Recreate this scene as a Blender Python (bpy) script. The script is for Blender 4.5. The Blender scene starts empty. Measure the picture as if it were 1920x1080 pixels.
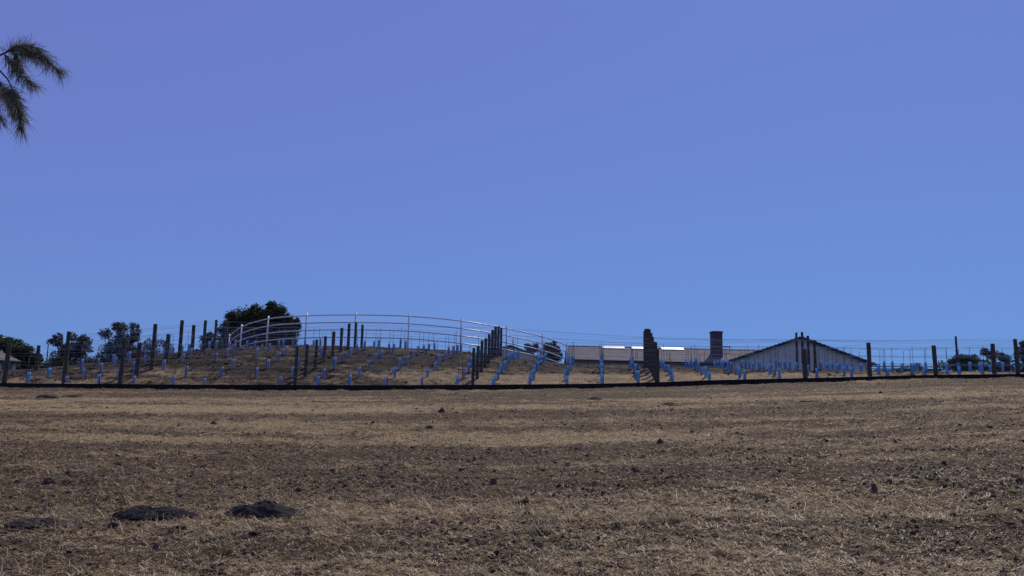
import bpy, bmesh, math, random
import numpy as np
from mathutils import Vector, Matrix
random.seed(7); rng = np.random.default_rng(7)
S = bpy.context.scene
C = S.collection
R = math.radians
# ---------------------------------------------------------------- camera
F = 1660.0                                   # focal length in photo pixels
PITCH, ROLL, EYE = R(10.2), R(1.3), 1.6
fw = Vector((0, math.cos(PITCH), math.sin(PITCH)))
r0 = Vector((1, 0, 0)); u0 = r0.cross(fw)
rt = r0*math.cos(ROLL) + u0*math.sin(ROLL)
up = u0*math.cos(ROLL) - r0*math.sin(ROLL)
cam = bpy.data.cameras.new('camera'); co = bpy.data.objects.new('camera', cam); C.objects.link(co)
co.matrix_world = Matrix(((rt.x, up.x, -fw.x, 0), (rt.y, up.y, -fw.y, 0), (rt.z, up.z, -fw.z, EYE), (0, 0, 0, 1)))
cam.sensor_width = 36; cam.lens = F/1920*36; cam.clip_start = .05; cam.clip_end = 9000
S.camera = co
# ---------------------------------------------------------------- sky, sun, exposure
SUN_EL, SUN_AZ = R(46), R(24)                # azimuth clockwise from +Y
w = bpy.data.worlds.new('World'); S.world = w; w.use_nodes = True
nt = w.node_tree; nt.nodes.clear()
sky = nt.nodes.new('ShaderNodeTexSky'); sky.sky_type = 'NISHITA'; sky.sun_disc = False
sky.sun_elevation = SUN_EL; sky.sun_rotation = SUN_AZ
sky.altitude = 300; sky.air_density = 1.0; sky.dust_density = 0.2; sky.ozone_density = 3.0
sep = nt.nodes.new('ShaderNodeSeparateColor'); cmb = nt.nodes.new('ShaderNodeCombineColor'); nt.links.new(sky.outputs[0], sep.inputs[0])
for i_, (pw_, k_) in enumerate(((.05, 1.16), (.42, 1.075), (.32, 2.745))):       # the photo's flat, violet-to-azure sky response
    a_ = nt.nodes.new('ShaderNodeMath'); a_.operation = 'POWER'; a_.inputs[1].default_value = pw_; b_ = nt.nodes.new('ShaderNodeMath'); b_.operation = 'MULTIPLY'; b_.inputs[1].default_value = k_
    nt.links.new(sep.outputs[i_], a_.inputs[0]); nt.links.new(a_.outputs[0], b_.inputs[0]); nt.links.new(b_.outputs[0], cmb.inputs[i_])
bg = nt.nodes.new('ShaderNodeBackground'); bg.inputs[1].default_value = .12
out = nt.nodes.new('ShaderNodeOutputWorld')
nt.links.new(cmb.outputs[0], bg.inputs[0]); nt.links.new(bg.outputs[0], out.inputs[0])
sl = bpy.data.lights.new('sun', 'SUN'); sl.energy = 2.7; sl.angle = R(.5); sl.color = (1, .93, .79)
so = bpy.data.objects.new('sun', sl); C.objects.link(so)
sd = Vector((math.sin(SUN_AZ)*math.cos(SUN_EL), math.cos(SUN_AZ)*math.cos(SUN_EL), math.sin(SUN_EL)))
so.rotation_euler = sd.to_track_quat('Z', 'Y').to_euler()
S.view_settings.view_transform = 'Standard'; S.view_settings.look = 'None'
S.view_settings.exposure = 0; S.view_settings.gamma = 1

# ---------------------------------------------------------------- helpers
def at(u, v, D):
    """point at world depth Y=D seen in direction (u,v) of the photo"""
    d = fw*F + rt*(u-960) + up*(540-v)
    return Vector((0, 0, EYE)) + d*(D/d.y)
def fbm_hash(ix, iy, s):
    h = (ix*374761393 + iy*668265263 + s*1442695041) & 0xffffffff
    h = ((h ^ (h >> 13))*1274126177) & 0xffffffff
    return ((h ^ (h >> 16)) & 0xffff)/65535.0
def vnoise(x, y, s=0):
    x = np.asarray(x, float); y = np.asarray(y, float)
    ix = np.floor(x).astype(np.int64); iy = np.floor(y).astype(np.int64)
    fx = x-ix; fy = y-iy; fx = fx*fx*(3-2*fx); fy = fy*fy*(3-2*fy)
    a = fbm_hash(ix, iy, s); b = fbm_hash(ix+1, iy, s); c = fbm_hash(ix, iy+1, s); d = fbm_hash(ix+1, iy+1, s)
    return (a*(1-fx)+b*fx)*(1-fy)+(c*(1-fx)+d*fx)*fy
def fbm(x, y, s=0, o=4):
    t = 0; a = 1; n = 0
    for k in range(o):
        t = t + a*vnoise(x*2**k+17*k, y*2**k-9*k, s+k); n += a; a *= .5
    return t/n
def tag(o, label=None, cat=None, group=None, kind=None):
    if label: o['label'] = label
    if cat: o['category'] = cat
    if group: o['group'] = group
    if kind: o['kind'] = kind
    return o
def empty(name, loc, rz=0):
    o = bpy.data.objects.new(name, None); C.objects.link(o); o.location = loc; o.rotation_euler.z = rz
    o.empty_display_size = .1
    return o
class MB:
    def __init__(s): s.v = []; s.f = []
    def tube(s, pts, rad, n=8, cap=True):
        pts = [Vector(p) for p in pts]
        if not isinstance(rad, (list, tuple)): rad = [rad]*len(pts)
        b = len(s.v); prev = None
        for i, p in enumerate(pts):
            t = (pts[min(i+1, len(pts)-1)]-pts[max(i-1, 0)]).normalized()
            if prev is None: a = t.orthogonal().normalized()
            else: a = (prev - t*prev.dot(t)).normalized()
            prev = a; c = t.cross(a)
            for k in range(n):
                q = 2*math.pi*k/n; s.v.append(p+(a*math.cos(q)+c*math.sin(q))*rad[i])
        for i in range(len(pts)-1):
            for k in range(n):
                s.f.append((b+i*n+k, b+i*n+(k+1) % n, b+(i+1)*n+(k+1) % n, b+(i+1)*n+k))
        if cap:
            s.f.append(tuple(b+k for k in range(n))[::-1]); e = b+(len(pts)-1)*n; s.f.append(tuple(e+k for k in range(n)))
        return s
    def poly(s, pts):
        b = len(s.v); s.v += [Vector(p) for p in pts]; s.f.append(tuple(range(b, b+len(pts)))); return s
    def hexa(s, P):           # 8 points: bottom ring 0-3, top ring 4-7
        b = len(s.v); s.v += [Vector(p) for p in P]
        for f in ((3, 2, 1, 0), (4, 5, 6, 7), (0, 1, 5, 4), (1, 2, 6, 5), (2, 3, 7, 6), (3, 0, 4, 7)):
            s.f.append(tuple(b+i for i in f))
        return s
    def box(s, x0, x1, y0, y1, z0, z1):
        return s.hexa([(x0, y0, z0), (x1, y0, z0), (x1, y1, z0), (x0, y1, z0), (x0, y0, z1), (x1, y0, z1), (x1, y1, z1), (x0, y1, z1)])
    def build(s, name, m, parent=None, smooth=False):
        me = bpy.data.meshes.new(name); me.from_pydata([tuple(v) for v in s.v], [], s.f); me.update()
        if smooth: me.polygons.foreach_set('use_smooth', [True]*len(me.polygons))
        me.materials.append(m)
        o = bpy.data.objects.new(name, me); C.objects.link(o)
        if parent: o.parent = parent
        return o
def np_mesh(name, V, Fq, m, parent=None, smooth=False, attrs=None):
    V = np.asarray(V, np.float32); Fq = np.asarray(Fq, np.int32); k = Fq.shape[1]
    me = bpy.data.meshes.new(name); me.vertices.add(len(V)); me.vertices.foreach_set('co', V.ravel())
    me.loops.add(Fq.size); me.loops.foreach_set('vertex_index', Fq.ravel())
    me.polygons.add(len(Fq)); me.polygons.foreach_set('loop_start', np.arange(0, Fq.size, k, dtype=np.int32))
    me.polygons.foreach_set('loop_total', np.full(len(Fq), k, np.int32))
    me.polygons.foreach_set('use_smooth', np.full(len(Fq), smooth)) 
    if attrs:
        for n, a in attrs.items():
            at_ = me.attributes.new(n, 'FLOAT', 'POINT'); at_.data.foreach_set('value', np.asarray(a, np.float32))
    me.update(calc_edges=True); me.materials.append(m)
    o = bpy.data.objects.new(name, me); C.objects.link(o)
    if parent: o.parent = parent
    return o

# ---------------------------------------------------------------- materials
def mat(name, col, col2=None, scale=5, rough=.8, bump=0, bscale=40, metal=0, stretch=(1, 1, 1), c0=.35, c1=.65, trans=None, spec=.3):
    m = bpy.data.materials.new(name); m.use_nodes = True; n = m.node_tree.nodes; l = m.node_tree.links
    p = n['Principled BSDF']; p.inputs['Roughness'].default_value = rough; p.inputs['Metallic'].default_value = metal
    p.inputs['Specular IOR Level'].default_value = spec
    p.inputs['Base Color'].default_value = (*col, 1)
    tc = n.new('ShaderNodeTexCoord'); mp = n.new('ShaderNodeMapping'); mp.inputs['Scale'].default_value = stretch
    l.new(tc.outputs['Object'], mp.inputs[0])
    if col2:
        nz = n.new('ShaderNodeTexNoise'); nz.inputs['Scale'].default_value = scale; nz.inputs['Detail'].default_value = 5
        l.new(mp.outputs[0], nz.inputs['Vector'])
        cr = n.new('ShaderNodeValToRGB'); cr.color_ramp.elements[0].position = c0; cr.color_ramp.elements[1].position = c1
        cr.color_ramp.elements[0].color = (*col, 1); cr.color_ramp.elements[1].color = (*col2, 1)
        l.new(nz.outputs['Fac'], cr.inputs[0]); l.new(cr.outputs[0], p.inputs['Base Color'])
    if bump:
        nb = n.new('ShaderNodeTexNoise'); nb.inputs['Scale'].default_value = bscale; nb.inputs['Detail'].default_value = 4
        l.new(mp.outputs[0], nb.inputs['Vector'])
        bp = n.new('ShaderNodeBump'); bp.inputs['Strength'].default_value = bump; bp.inputs['Distance'].default_value = .02
        l.new(nb.outputs['Fac'], bp.inputs['Height']); l.new(bp.outputs[0], p.inputs['Normal'])
    if trans:
        tr = n.new('ShaderNodeBsdfTranslucent'); tr.inputs[0].default_value = (*trans[0], 1)
        mx = n.new('ShaderNodeMixShader'); mx.inputs[0].default_value = trans[1]
        l.new(p.outputs[0], mx.inputs[1]); l.new(tr.outputs[0], mx.inputs[2]); l.new(mx.outputs[0], n['Material Output'].inputs[0])
    return m
M = {}
M['post'] = mat('post_wood', (.045, .042, .03), (.1, .085, .055), 3, .9, .5, 30, stretch=(4, 4, .6))
M['stake'] = mat('stake_metal', (.06, .05, .05), (.12, .1, .09), 8, .6, metal=.3)
M['tube'] = mat('tube_plastic', (.24, .52, .74), (.34, .62, .8), 6, .45, trans=((.24, .58, .82), .5))
M['tube2'] = mat('tube_plastic_faded', (.38, .45, .6), (.46, .53, .68), 6, .5, trans=((.36, .46, .66), .45))
M['wire'] = mat('wire_metal', (.3, .3, .3), (.42, .41, .4), 2, .35, metal=.8)
M['pipe'] = mat('pipe_paint', (.72, .7, .64), (.8, .78, .72), 4, .35, metal=.15)
M['edging'] = mat('edging_black', (.006, .006, .006), (.012, .011, .01), 3, .8, .3, 20)
M['bark'] = mat('bark', (.06, .05, .04), (.12, .1, .08), 8, .95, .6, 20)
M['leaf_dark'] = mat('leaf_dark', (.04, .048, .02), (.12, .125, .05), .9, .7, trans=((.05, .08, .02), .2))
M['leaf_gum'] = mat('leaf_gum', (.06, .062, .06), (.17, .16, .15), .9, .7, trans=((.07, .09, .05), .25))
M['leaf_olive'] = mat('leaf_olive', (.05, .06, .025), (.1, .1, .045), 1.2, .7, trans=((.08, .1, .03), .25))
M['needle'] = mat('needle', (.06, .075, .035), (.34, .3, .2), 22, .6, trans=((.12, .14, .05), .25))
M['stucco'] = mat('stucco', (.7, .62, .48), (.77, .68, .54), 3, .95, .3, 60)
M['fascia'] = mat('fascia_dark', (.03, .028, .03), (.05, .045, .045), 4, .8)
M['chimney'] = mat('chimney_brick', (.075, .06, .058), (.13, .1, .09), 9, .9, .5, 30)
M['skylight'] = mat('skylight_white', (.45, .47, .5), (.52, .54, .56), 2, .5, metal=.4)
M['glass'] = mat('window_glass', (.03, .05, .045), (.05, .08, .07), 2, .1, spec=.6)
M['frame'] = mat('window_frame', (.22, .3, .26), (.28, .36, .3), 5, .6)
M['clod'] = mat('clod_soil', (.045, .033, .022), (.13, .095, .06), 14, .95, .6, 50)
M['mound'] = mat('mound_soil', (.014, .012, .011), (.042, .034, .029), 25, .95, .8, 60)
M['mound2'] = mat('mound_soil_brown', (.04, .028, .02), (.1, .07, .048), 25, .95, .8, 60)
M['twig'] = mat('twig', (.05, .04, .03), (.1, .08, .06), 20, .9)
def straw_mat():
    m = mat('straw', (.2, .15, .06), (.8, .65, .38), 9, .6, spec=.35, trans=((.4, .3, .16), .25)); return m
M['straw'] = straw_mat()
def roof_mat(name, a, b, sx, sy):
    m = mat(name, a, b, 1.5, .9, 0); n = m.node_tree.nodes; l = m.node_tree.links; p = n['Principled BSDF']
    tc = n.new('ShaderNodeTexCoord'); br = n.new('ShaderNodeTexBrick')
    mp = n.new('ShaderNodeMapping'); mp.inputs['Rotation'].default_value = (0, 0, 0)
    l.new(tc.outputs['Object'], mp.inputs[0]); l.new(mp.outputs[0], br.inputs['Vector'])
    br.inputs['Scale'].default_value = 1; br.inputs['Brick Width'].default_value = sx; br.inputs['Row Height'].default_value = sy
    br.inputs['Mortar Size'].default_value = .02
    br.inputs['Color1'].default_value = (*a, 1); br.inputs['Color2'].default_value = (*b, 1); br.inputs['Mortar'].default_value = (a[0]*.4, a[1]*.4, a[2]*.4, 1)
    src = p.inputs['Base Color'].links[0].from_socket
    mx = n.new('ShaderNodeMix'); mx.data_type = 'RGBA'; mx.inputs[0].default_value = .35
    l.new(src, mx.inputs[6]); l.new(br.outputs[0], mx.inputs[7]); l.new(mx.outputs[2], p.inputs['Base Color'])
    return m
M['roof'] = roof_mat('roof_tile', (.15, .135, .13), (.24, .215, .2), .35, .32)
M['roof2'] = roof_mat('roof_shingle', (.16, .14, .13), (.26, .23, .21), .3, .25)

def ground_mat():
    m = bpy.data.materials.new('dry_ground'); m.use_nodes = True; n = m.node_tree.nodes; l = m.node_tree.links
    p = n['Principled BSDF']; p.inputs['Roughness'].default_value = .95; p.inputs['Specular IOR Level'].default_value = .15
    tc = n.new('ShaderNodeTexCoord'); at_ = n.new('ShaderNodeAttribute'); at_.attribute_name = 'straw'
    def noise(sc, det=6, ro=.6):
        z = n.new('ShaderNodeTexNoise'); z.inputs['Scale'].default_value = sc; z.inputs['Detail'].default_value = det; z.inputs['Roughness'].default_value = ro
        l.new(tc.outputs['Object'], z.inputs['Vector']); return z.outputs['Fac']
    def math_(op, a, b):
        q = n.new('ShaderNodeMath'); q.operation = op
        for i, x in enumerate((a, b)):
            if isinstance(x, (int, float)): q.inputs[i].default_value = x
            else: l.new(x, q.inputs[i])
        return q.outputs[0]
    def ramp(f, stops):
        c = n.new('ShaderNodeValToRGB'); l.new(f, c.inputs[0]); e = c.color_ramp.elements
        while len(e) < len(stops): e.new(.5)
        for i, (ps, cc) in enumerate(stops): e[i].position = ps; e[i].color = (*cc, 1)
        return c.outputs[0]
    n1 = noise(3.2, 8, .72); n2 = noise(17, 6, .75); n3 = noise(48, 4, .8)
    t = math_('ADD', math_('MULTIPLY', n1, .9), math_('MULTIPLY', n2, 1.0)); t = math_('ADD', t, math_('MULTIPLY', n3, .5))
    t = math_('SUBTRACT', t, 1.2)                                      # about -.5 .. .5
    f = math_('ADD', at_.outputs['Fac'], math_('MULTIPLY', t, 2.0))
    soil = ramp(n2, [(.38, (.034, .024, .016)), (.62, (.175, .121, .06))])
    strw = ramp(n3, [(.4, (.11, .08, .034)), (.6, (.66, .49, .25))])
    mx = n.new('ShaderNodeMix'); mx.data_type = 'RGBA'
    fr = n.new('ShaderNodeMapRange'); fr.inputs[1].default_value = .32; fr.inputs[2].default_value = .8; l.new(f, fr.inputs[0])
    l.new(fr.outputs[0], mx.inputs[0]); l.new(soil, mx.inputs[6]); l.new(strw, mx.inputs[7]); 
    ad = n.new('ShaderNodeAttribute'); ad.attribute_name = 'tilled'; md = n.new('ShaderNodeMix'); md.data_type = 'RGBA'; md.blend_type = 'MULTIPLY'
    l.new(ad.outputs['Fac'], md.inputs[0]); l.new(mx.outputs[2], md.inputs[6]); md.inputs[7].default_value = (.36, .39, .48, 1); l.new(md.outputs[2], p.inputs['Base Color'])
    b = n.new('ShaderNodeBump'); b.inputs['Strength'].default_value = .9; b.inputs['Distance'].default_value = .03
    l.new(math_('ADD', n2, math_('MULTIPLY', n3, .5)), b.inputs['Height']); l.new(b.outputs[0], p.inputs['Normal'])
    return m
M['ground'] = ground_mat()

# ---------------------------------------------------------------- terrain
YB = 44.4                                     # the black edging
NR = 9; YR = [45+1.51*r for r in range(NR)]    # vineyard rows
def profile(D, pts):
    P = [at(u, v, D) for u, v in pts]
    return np.array([p.x for p in P]), np.array([p.z for p in P])
PF = profile(YB, [(-300, 727), (0, 727), (200, 729), (500, 733), (700, 733), (900, 731.5), (1100, 730), (1300, 725), (1450, 720.5), (1600, 715.5), (1750, 711), (1920, 709.5), (2300, 709)])
P0 = profile(45, [(-300, 720), (0, 720), (300, 723), (600, 724), (900, 724), (1128, 721.5), (1232, 719), (1350, 714.5), (1507, 711), (1628, 708), (1749, 705), (1900, 703), (2300, 703)])
P8 = profile(57.1, [(-300, 700), (0, 697), (155, 690), (260, 674), (330, 662), (400, 654), (500, 649), (600, 648), (675, 650), (767, 653), (865, 660), (950, 670), (1000, 677), (1060, 683.5), (1128, 685.5), (1210, 688), (1300, 691), (1470, 694), (1550, 698), (1640, 701.5), (1750, 703.5), (1920, 706), (2300, 708)])
P9 = profile(64, [(-300, 704), (0, 702), (200, 696), (432, 665), (503, 657), (600, 655), (700, 656.5), (800, 660), (865, 665), (950, 671), (1017, 680.5), (1063, 688), (1128, 688.5), (1300, 693), (1500, 697), (1640, 704), (1920, 713), (2300, 720)])
def ev(P, x):
    # smoothed linear interpolation
    return sum(np.interp(x+d, P[0], P[1]) for d in (-1.2, -.6, 0, .6, 1.2))/5
def H0(x, y):
    x = np.asarray(x, float); y = np.asarray(y, float)
    zf = ev(PF, x*np.clip(YB/np.maximum(y, 12), 1, 4)); za = ev(P0, x*1.0); zb = ev(P8, x); zc = ev(P9, x)
    zd = np.interp(x, [-60, -12, 5, 60], [6.4, 6.7, 7.35, 7.3])
    near = zf*y/YB
    t = np.clip((y-45)/12.1, 0, 1); mid = za+(zb-za)*(t+.13*np.sin(math.pi*t))
    t2 = np.clip((y-57.1)/6.9, 0, 1); t3 = np.clip((y-64)/10, 0, 1); t3 = t3*t3*(3-2*t3)
    z = np.where(y < YB+.02, near, np.where(y < 57.1, mid, zb+(zc-zb)*t2))
    z = np.where(y > 64, zc+(zd-zc)*t3, z)
    t4 = np.clip((y-120)/400, 0, 1)
    return z - t4*t4*(3-2*t4)*9
def bumps(x, y):
    a = (fbm(x*.55, y*.55, 3, 3)-.5)*.10 + (fbm(x*2.3, y*2.3, 11, 3)-.5)*.07 + (fbm(x*7, y*7, 21, 2)-.5)*.045 + np.clip(fbm(x*15, y*15, 25, 2)-.5, -.2, 1)*.05*(y < 32)
    k = np.clip((y-1)/3, 0, 1)*np.where(np.abs(y-YB) < .5, .35, 1)*np.clip(1.4-y/150, .2, 1)
    # soil thrown up in a low ragged ridge at the foot of the edging
    ridge = np.exp(-((y-43.3)/.55)**2)*(.02+.10*fbm(x*1.7, y*.5, 31, 3))
    v = (y > YB+.3)*(y < 70)*((fbm(x*.9, y*1.6, 77, 4)-.5)*.24+(fbm(x*3.5, y*3.5, 79, 2)-.5)*.08)
    return a*k+ridge+v
def H(x, y): return H0(x, y)+bumps(np.asarray(x, float), np.asarray(y, float))
def Hs(x, y): return float(H(x, y))
def sm(a, b, x): t = np.clip((x-a)/(b-a), 0, 1); return t*t*(3-2*t)
def band(y, a, b, s): return sm(a-s, a+s, y)*(1-sm(b-s, b+s, y))
def strawmap(x, y):
    x = np.asarray(x, float); y = np.asarray(y, float)
    wob = (fbm(x*.22, y*.22, 41, 3)-.5)
    yy = y*(1+.28*wob)
    s = .35+0*x
    s += .2*band(yy, 26.5, 33, 2)+.2*band(yy, 16.5, 20.5, 1.2)
    s -= .14*band(yy, 10.8, 15.6, .8)*(.6+.4*sm(-1, 4, np.abs(x-1)))
    s -= .12*band(yy, 21.5, 25.5, 1); s -= .22*band(yy, 38, 43.8, 2)
    s += .10*(1-sm(8.5, 10, yy)) + .14*(1-sm(6.8, 7.6, yy))
    s -= .16*sm(2.5, 6, x)*band(yy, 11, 19, 1.5)
    # the vineyard: dark worked soil, straw in front on the right side
    v = sm(44.3, 44.6, y)
    sv = .02+.72*(1-sm(46.5, 50.5, y))*sm(-12, 4, x)*(1-.6*sm(14, 18, x))+.25*(1-sm(46, 49.5, y))+.32*(1-sm(.0, .1, np.abs(fbm(x*.3, y*1.3, 99, 3)-.55)))
    s = s*(1-v)+sv*v
    s += (fbm(x*.16, y*.75, 58, 4)-.5)*1.3*(1-.3*sm(30, 44, y))+(fbm(x*.5, y*.8, 55, 4)-.5)*.55 + (fbm(x*2.4, y*2.4, 65, 3)-.5)*.5 + (fbm(x*7, y*7, 66, 2)-.5)*.35
    return np.clip(s, 0, 1)
def tilled(x, y):
    k = sm(44.4, 44.8, y)*(1-sm(90, 110, y)); st = np.clip(strawmap(x, y)*1.6, 0, 1); stripe = .5+.5*np.cos((y-45+.25*fbm(x*.4, y*.1, 8, 2))/1.51*2*math.pi)
    return k*np.clip(1.25-st*.9-.3*(1-stripe)*(y < 60)+(fbm(x*.6, y*1.4, 9, 3)-.5)*1.2, 0, 1)
def build_ground():
    ys = [np.linspace(-40, 2, 30)[:-1], np.geomspace(2, 6, 40)[:-1], np.geomspace(6, YB, 560), np.linspace(YB+.04, 60, 120), np.geomspace(60.5, 110, 60), np.geomspace(113, 6000, 60)]
    Y = np.concatenate(ys); nx = 900; t = np.linspace(-1, 1, nx)
    W = np.where(Y < 0, 10+.6*np.abs(Y), 10+.68*Y)*np.where(Y > 150, 1+(Y-150)/500, 1)
    X = t[None, :]*W[:, None]; YY = np.repeat(Y[:, None], nx, 1)
    Z = H(X, YY)
    V = np.stack([X, YY, Z], -1).reshape(-1, 3); ny = len(Y)
    i = np.arange(ny-1)[:, None]*nx+np.arange(nx-1)[None, :]
    Fq = np.stack([i, i+1, i+nx+1, i+nx], -1).reshape(-1, 4)
    g = np_mesh('ground', V, Fq, M['ground'], smooth=True, attrs={'straw': strawmap(X, YY).ravel(), 'tilled': tilled(X, YY).ravel()})
    tag(g, kind='structure')
build_ground()

# ---------------------------------------------------------------- loose straw and clods
def scatter(n, y0, y1, keep, pw=1.0, half=lambda y: .66*y+1.2):
    """points in the trapezoid in front of the photographer, density ~ y^-pw per area"""
    q = rng.random(n*3); a = y0**(2-pw); b = y1**(2-pw); y = (a+(b-a)*q)**(1/(2-pw))
    x = (rng.random(n*3)*2-1)*half(y)
    k = rng.random(n*3) < keep(x, y)
    return x[k][:n], y[k][:n]
def build_straw():
    X = []; Y = []; L = []; T = []
    for (n, a, b, pw) in ((110000, 5.6, 12, 1.2), (110000, 12, 26, 1.4), (45000, 26, 43.8, 1.2), (9000, 44.8, 52, 1.0)):
        x, y = scatter(n, a, b, lambda x, y: np.clip(strawmap(x, y)*1.25-.02, .3, 1), pw)
        X.append(x); Y.append(y)
    x = np.concatenate(X); y = np.concatenate(Y); n = len(x)
    tx, ty = scatter(90, 5.9, 13, lambda x, y: np.clip(strawmap(x, y), 0, 1), 1.6)      # trodden tufts
    kk = rng.integers(30, 150, len(tx)); rr_ = rng.uniform(.03, .16, len(tx))
    x = np.concatenate([x, np.repeat(tx, kk)+rng.normal(0, 1, kk.sum())*np.repeat(rr_, kk)]); y = np.concatenate([y, np.repeat(ty, kk)+rng.normal(0, 1, kk.sum())*np.repeat(rr_, kk)])
    n0 = n; n = len(x); tuft = np.arange(n) >= n0
    ln = rng.gamma(2, .016, n)*(1+.02*y)+.012; ln = np.minimum(ln, .2); az = rng.random(n)*2*math.pi
    wd = (.0016+.0018*rng.random(n)**2)*(1+y*.055)
    el = rng.normal(.12, .16, n); st = rng.random(n) < np.where(y < 9, .04, .015); ln = np.where(tuft, ln*1.9+.02, ln); st = st | (tuft & (rng.random(n) < .22)); el = np.where(st, rng.uniform(.4, 1.45, n), el)
    d = np.stack([np.cos(az)*np.cos(el), np.sin(az)*np.cos(el), np.sin(el)], -1)
    p = np.stack([x, y, H(x, y)+.004+rng.random(n)*.010], -1)
    side = np.stack([-np.sin(az), np.cos(az), np.zeros(n)], -1)*wd[:, None]
    bend = rng.normal(0, .12, (n, 3)); bend[:, 2] -= .06
    a = p; b = p+d*(ln*.5)[:, None]+bend*(ln*.3)[:, None]; c = p+d*ln[:, None]+bend*(ln*.3)[:, None]*0
    zmin = H(c[:, 0], c[:, 1])+.002; c[:, 2] = np.maximum(c[:, 2], zmin)
    upv = np.array([0, 0, 1.0])*wd[:, None]*.9
    V = np.stack([a-side, a+side, b+side+upv, b-side+upv, c+side*.6, c-side*.6], 1).reshape(-1, 3)
    i = np.arange(n)[:, None]*6
    Fq = np.concatenate([i+np.array([[0, 1, 2, 3]]), i+np.array([[3, 2, 4, 5]])])
    o = np_mesh('loose_straw', V, Fq, M['straw']); tag(o, 'short broken straw lying over the bare dry slope', 'straw', kind='stuff')
build_straw()
ICO = None
def ico(sub):
    bm = bmesh.new(); bmesh.ops.create_icosphere(bm, subdivisions=sub, radius=1)
    v = np.array([x.co[:] for x in bm.verts]); f = np.array([[q.index for q in x.verts] for x in bm.faces]); bm.free(); return v, f
def build_clods():
    v, f = ico(1); P = []
    for (n, a, b, pw) in ((13000, 5.6, 14, 1.1), (12000, 14, 30, 1.4), (2600, 30, 43.9, 1.0), (4500, 44.8, 58, 1)):
        x, y = scatter(n, a, b, lambda x, y: np.clip(1.15-strawmap(x, y)*1.3, .06, 1)*(.15+sm(.45, .62, fbm(x*1.1, y*1.1, 81, 3))), pw)
        P.append(np.stack([x, y], -1))
    P = np.concatenate(P); n = len(P); r = (1+1.4*(P[:, 1] > 44.6))*np.minimum(.004+rng.gamma(1.2, .0046, n)*(1+.012*P[:, 1]), .045)
    s = r[:, None, None]*(1+rng.normal(0, .2, (n, len(v), 1))); sc = np.stack([rng.uniform(.8, 1.5, n), rng.uniform(.8, 1.5, n), rng.uniform(.5, .95, n)], -1)
    V = v[None]*s*sc[:, None, :]; V[:, :, 0] += P[:, None, 0]; V[:, :, 1] += P[:, None, 1]; V[:, :, 2] += (H(P[:, 0], P[:, 1])+r*.25)[:, None]
    Fq = (np.arange(n)[:, None, None]*len(v)+f[None]).reshape(-1, 3)
    o = np_mesh('soil_crumbs', V.reshape(-1, 3), Fq, M['clod']); tag(o, 'dark crumbs and small clods of soil strewn over the slope', 'soil crumbs', kind='stuff')
build_clods()
def groundpt(u, v):
    """where the sight line through the photo's (u,v) meets the slope"""
    lo, hi = 3.0, 44.0
    for y in np.linspace(4, 43.9, 800):
        p = at(u, v, y)
        if float(H0(p.x, y)) >= p.z: return Vector((p.x, y, float(H(p.x, y))))
    p = at(u, v, 43.5); return Vector((p.x, 43.5, Hs(p.x, 43.5)))
def lump(name, u, v, wpx, hpx, m, label, cat, group=None, sub=4, rough=.25, seed=0):
    p = groundpt(u, v); k = p.y/F; rx = wpx*k/2; h = hpx*k*(1.25 if sub == 5 else .95); ry = max(rx*.75, .02)
    vv, ff = ico(sub); V = vv.copy()
    ang = np.arctan2(V[:, 1], V[:, 0])
    out = 1+.28*(fbm(np.cos(ang)*1.5+seed, np.sin(ang)*1.5+5, 7+seed, 3)-.5)*2
    d1 = fbm(V[:, 0]*2.4+seed*3, V[:, 1]*2.4+V[:, 2], 13, 3)-.5; d2 = fbm(V[:, 0]*7+seed, V[:, 1]*7+V[:, 2]*3, 17, 3)-.5
    X = V[:, 0]*rx*out; Y = V[:, 1]*ry*out
    Z = np.where(V[:, 2] > 0, np.abs(V[:, 2])**(1.3 if sub == 5 else 1.2), -.35*np.abs(V[:, 2]))*h*(1+rough*4*d1+rough*2.2*d2)
    V = np.stack([X, Y, Z-h*.08], -1)
    o = np_mesh(name, V, ff, m, smooth=False); o.location = p; tag(o, label, cat, group)
    return o, p
mo = [(288, 971, 152, 13, 'mound', 'dark grey gopher mound, the left of the two blackish mounds'),
      (490, 969, 134, 15, 'mound', 'dark grey gopher mound, the right and taller of the two blackish mounds'),
      (74, 986, 114, 8, 'mound2', 'low brown soil mound left of the two blackish mounds')]
for i, (u, v, a, b, m, lab) in enumerate(mo):
    o, p = lump('soil_mound', u, v, a, b, M[m], lab, 'mound', 'gopher mounds on the near slope', 5, .3, i*3+1)
    # crumbs lying on and round the mound belong to it
    vv, ff = ico(1); n = 420; q = rng.normal(0, 1.15, (n, 2)); rx = a*p.y/F/2; hh = b*p.y/F
    px_ = q[:, 0]*rx*.55; py_ = q[:, 1]*rx*.42; rr = rng.uniform(.003, .013, n)
    zz = np.array([Hs(p.x+px_[k], p.y+py_[k])-p.z for k in range(n)]); e = 1-(px_/rx)**2-(py_/(rx*.75))**2
    zz = np.maximum(zz, np.where(e > 0, np.maximum(e, 0)**.9*hh*1.0, -9))
    V = vv[None]*rr[:, None, None]*(1+rng.normal(0, .2, (n, len(vv), 1))); V[:, :, 0] += px_[:, None]; V[:, :, 1] += py_[:, None]; V[:, :, 2] += zz[:, None]
    np_mesh('crumbs', V.reshape(-1, 3), (np.arange(n)[:, None, None]*len(vv)+ff[None]).reshape(-1, 3), M[m], o)['kind'] = 'stuff'
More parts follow.
